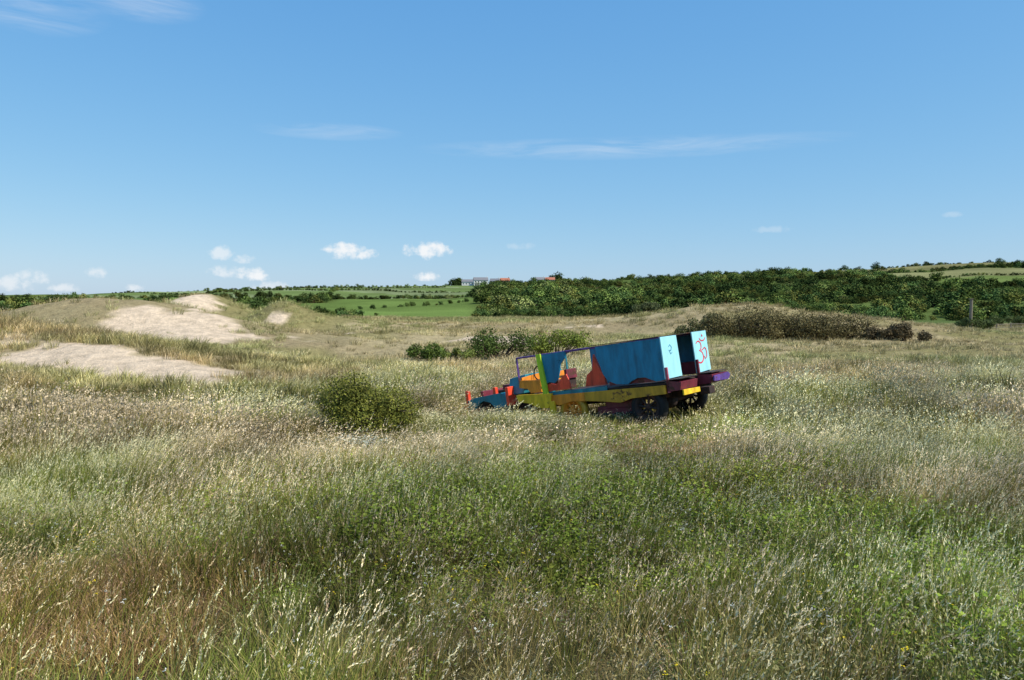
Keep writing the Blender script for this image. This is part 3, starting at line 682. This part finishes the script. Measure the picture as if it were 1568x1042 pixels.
# ------------------------------------------------------------ farm buildings on the ridge
P_white=paint('whitewash',(.75,.73,.69),.02,.8,(.4,.38,.34),.3); P_slate=paint('slate_roof',(.20,.20,.21),.1,.7,(.12,.11,.10)); P_tile=paint('clay_tile_roof',(.45,.16,.09),.1,.8,(.2,.08,.05)); P_glass=paint('window_glass',(.03,.04,.05),.0,.1); P_stone=paint('rubble_stone',(.32,.28,.23),.2,.9,(.18,.15,.12))
def house(name,x,y,w,d,h,rh,wall,roof,rot=0):
    e=bpy.data.objects.new(name,None); scene.collection.objects.link(e); e.location=(x,y,float(H(x,y))); e.rotation_euler=(0,0,rot)
    prism('walls',[(-d/2,-2),(-d/2,h),(0,h+rh),(d/2,h),(d/2,-2)],'x',-w/2,w/2,wall,e,0)
    for s_,nm in ((-1,'roof_front'),(1,'roof_back')):
        v=[(-w/2-.3,s_*(d/2+.4),h-.2),(w/2+.3,s_*(d/2+.4),h-.2),(w/2+.3,0,h+rh+.12),(-w/2-.3,0,h+rh+.12)]
        v+=[(a_,b_,c_+.18) for a_,b_,c_ in v]
        mesh_obj(nm,v,[(0,1,2,3),(7,6,5,4),(0,4,5,1),(1,5,6,2),(2,6,7,3),(3,7,4,0)],roof,e,0)
    box('chimney',w/2-1.2,w/2-.4,-.4,.4,h+rh-.5,h+rh+1.2,wall,e,.02)
    for k in range(int(w//3)):
        xx=-w/2+1.6+k*3
        box('window_%d'%(k+1),xx-.5,xx+.5,-d/2-.04,-d/2+.1,1.0,2.2,P_glass,e,0)
        if h>4: box('upper_window_%d'%(k+1),xx-.5,xx+.5,-d/2-.04,-d/2+.1,3.4,4.5,P_glass,e,0)
    return e
house('white_farmhouse',-31,790,14,7,5.4,2.6,P_white,P_slate,.15)
house('white_farmhouse',-17,794,9,7,4.6,2.2,P_white,P_slate,-.2)
house('brick_farmhouse',-7,790,9,7,4.6,2.6,P_stone,P_tile,.1)
house('stone_barn',-44,798,12,8,3.6,2.2,P_white,P_slate,0)
house('white_cottage',28,793,9,6,4.6,2.2,P_white,P_slate,.2)
house('stone_barn',38,796,9,7,4.0,2.2,P_stone,P_tile,0)

# ------------------------------------------------------------ sky
SUN_EL=50; SUN_AZ=Vector((.86,-.42)).normalized()
w=bpy.data.worlds.new('World'); scene.world=w; w.use_nodes=True; nt=w.node_tree; nt.nodes.clear(); L=nt.links.new
sky=N(nt,'ShaderNodeTexSky',sky_type='NISHITA'); sky.sun_disc=False; sky.sun_elevation=math.radians(SUN_EL)
sky.sun_rotation=math.atan2(SUN_AZ.x,SUN_AZ.y); sky.air_density=1.0; sky.dust_density=.6; sky.ozone_density=1.6; sky.altitude=0
def mth(op,a,b=None,c=None,clamp=False):
    n=N(nt,'ShaderNodeMath',operation=op); n.use_clamp=clamp
    for i_,v_ in enumerate((a,b,c)):
        if v_ is None: continue
        if isinstance(v_,(int,float)): n.inputs[i_].default_value=v_
        else: L(v_,n.inputs[i_])
    return n.outputs[0]
sr=N(nt,'ShaderNodeSeparateColor'); L(sky.outputs[0],sr.inputs[0]); cc=N(nt,'ShaderNodeCombineColor')
for ch,(g_,a_) in enumerate(((.93,.84),(.58,.88),(.29,.97))):
    v_=mth('MULTIPLY',mth('POWER',mth('MULTIPLY',sr.outputs[ch],.1),g_),a_*10); L(v_,cc.inputs[ch])
tc=N(nt,'ShaderNodeTexCoord'); sp=N(nt,'ShaderNodeSeparateXYZ'); L(tc.outputs['Generated'],sp.inputs[0])
az=mth('ARCTAN2',sp.outputs[0],sp.outputs[1]); el=mth('ARCSINE',sp.outputs[2])
cb=N(nt,'ShaderNodeCombineXYZ'); L(az,cb.inputs[0]); L(el,cb.inputs[1])
nz=N(nt,'ShaderNodeTexNoise'); nz.inputs['Scale'].default_value=70; nz.inputs['Detail'].default_value=4; nz.inputs['Roughness'].default_value=.6; L(cb.outputs[0],nz.inputs['Vector'])
mp=N(nt,'ShaderNodeMapping'); mp.inputs['Scale'].default_value=(8,60,1); L(cb.outputs[0],mp.inputs[0])
nw=N(nt,'ShaderNodeTexNoise'); nw.inputs['Scale'].default_value=1; nw.inputs['Detail'].default_value=4; nw.inputs['Roughness'].default_value=.65; nw.inputs['Distortion'].default_value=1.0; L(mp.outputs[0],nw.inputs['Vector'])
def dist(lst):
    tot=None
    for (px,py,rx,ry) in lst:
        u=(px-784)/1219; v=(475-py)/1219; a0=math.atan(u); e0=math.atan(v*math.cos(a0)); ra=rx/1219*math.cos(a0)**2; re=ry/1219*math.cos(a0)
        ma=N(nt,'ShaderNodeVectorMath',operation='MULTIPLY_ADD'); L(cb.outputs[0],ma.inputs[0]); ma.inputs[1].default_value=(1/ra,1/re,0); ma.inputs[2].default_value=(-a0/ra,-e0/re,0)
        ln=N(nt,'ShaderNodeVectorMath',operation='LENGTH'); L(ma.outputs[0],ln.inputs[0])
        tot=ln.outputs['Value'] if tot is None else mth('MINIMUM',tot,ln.outputs['Value'])
    return mth('MULTIPLY',tot,tot)
def puff(lst,st):
    d=mth('SUBTRACT',1.35,mth('ADD',dist(lst),mth('MULTIPLY',mth('SUBTRACT',nz.outputs[0],.45),5.0)))
    m=N(nt,'ShaderNodeMapRange',interpolation_type='SMOOTHSTEP'); L(d,m.inputs[0]); m.inputs[1].default_value=-.3; m.inputs[2].default_value=1.5; m.inputs[3].default_value=0; m.inputs[4].default_value=st
    return m.outputs[0]
c1=puff([(655,384,34,12),(528,385,34,11),(562,391,18,8),(655,424,18,7),(386,420,26,11)],.95)
c2=puff([(342,388,22,10),(345,416,24,9),(414,440,28,8),(150,416,16,9),(42,422,16,9),(20,434,34,11),(62,426,20,10),(211,441,14,6),(100,441,22,7),(372,397,18,7)],.6)
c3=puff([(1454,330,16,4),(1182,352,30,5),(800,378,22,5)],.2)
tot=mth('MAXIMUM',mth('MAXIMUM',c1,c2),c3)
q=N(nt,'ShaderNodeMapRange'); L(nw.outputs[0],q.inputs[0]); q.inputs[1].default_value=.36; q.inputs[2].default_value=.70; q.inputs[3].default_value=0; q.inputs[4].default_value=.24
d=mth('MULTIPLY',mth('SUBTRACT',1.0,dist([(505,204,120,14),(960,229,340,18),(60,18,130,40),(220,10,110,30)]),clamp=True),q.outputs[0])
tot=mth('MAXIMUM',tot,d)
mx=N(nt,'ShaderNodeMix',data_type='RGBA'); L(tot,mx.inputs[0]); L(cc.outputs[0],mx.inputs[6]); mx.inputs[7].default_value=(9.2,9.4,9.6,1)
bg=N(nt,'ShaderNodeBackground'); bg.inputs[1].default_value=.1; L(mx.outputs[2],bg.inputs[0]); wo=N(nt,'ShaderNodeOutputWorld'); L(bg.outputs[0],wo.inputs[0])
sd=bpy.data.lights.new('sun','SUN'); sd.energy=5.0; sd.angle=math.radians(.5); sd.color=(1,.94,.84)
so=bpy.data.objects.new('sun',sd); scene.collection.objects.link(so)
ce=math.cos(math.radians(SUN_EL)); dv=Vector((SUN_AZ.x*ce,SUN_AZ.y*ce,math.sin(math.radians(SUN_EL))))
so.rotation_euler=dv.to_track_quat('Z','Y').to_euler(); so.location=(20,-10,30)

cd=bpy.data.cameras.new('camera'); cam=bpy.data.objects.new('camera',cd); scene.collection.objects.link(cam)
cd.lens=28; cd.sensor_width=36; cd.clip_end=9000; cd.clip_start=.05
cam.location=(0,0,2.6); cam.rotation_euler=(math.radians(90-2.16),0,0); scene.camera=cam
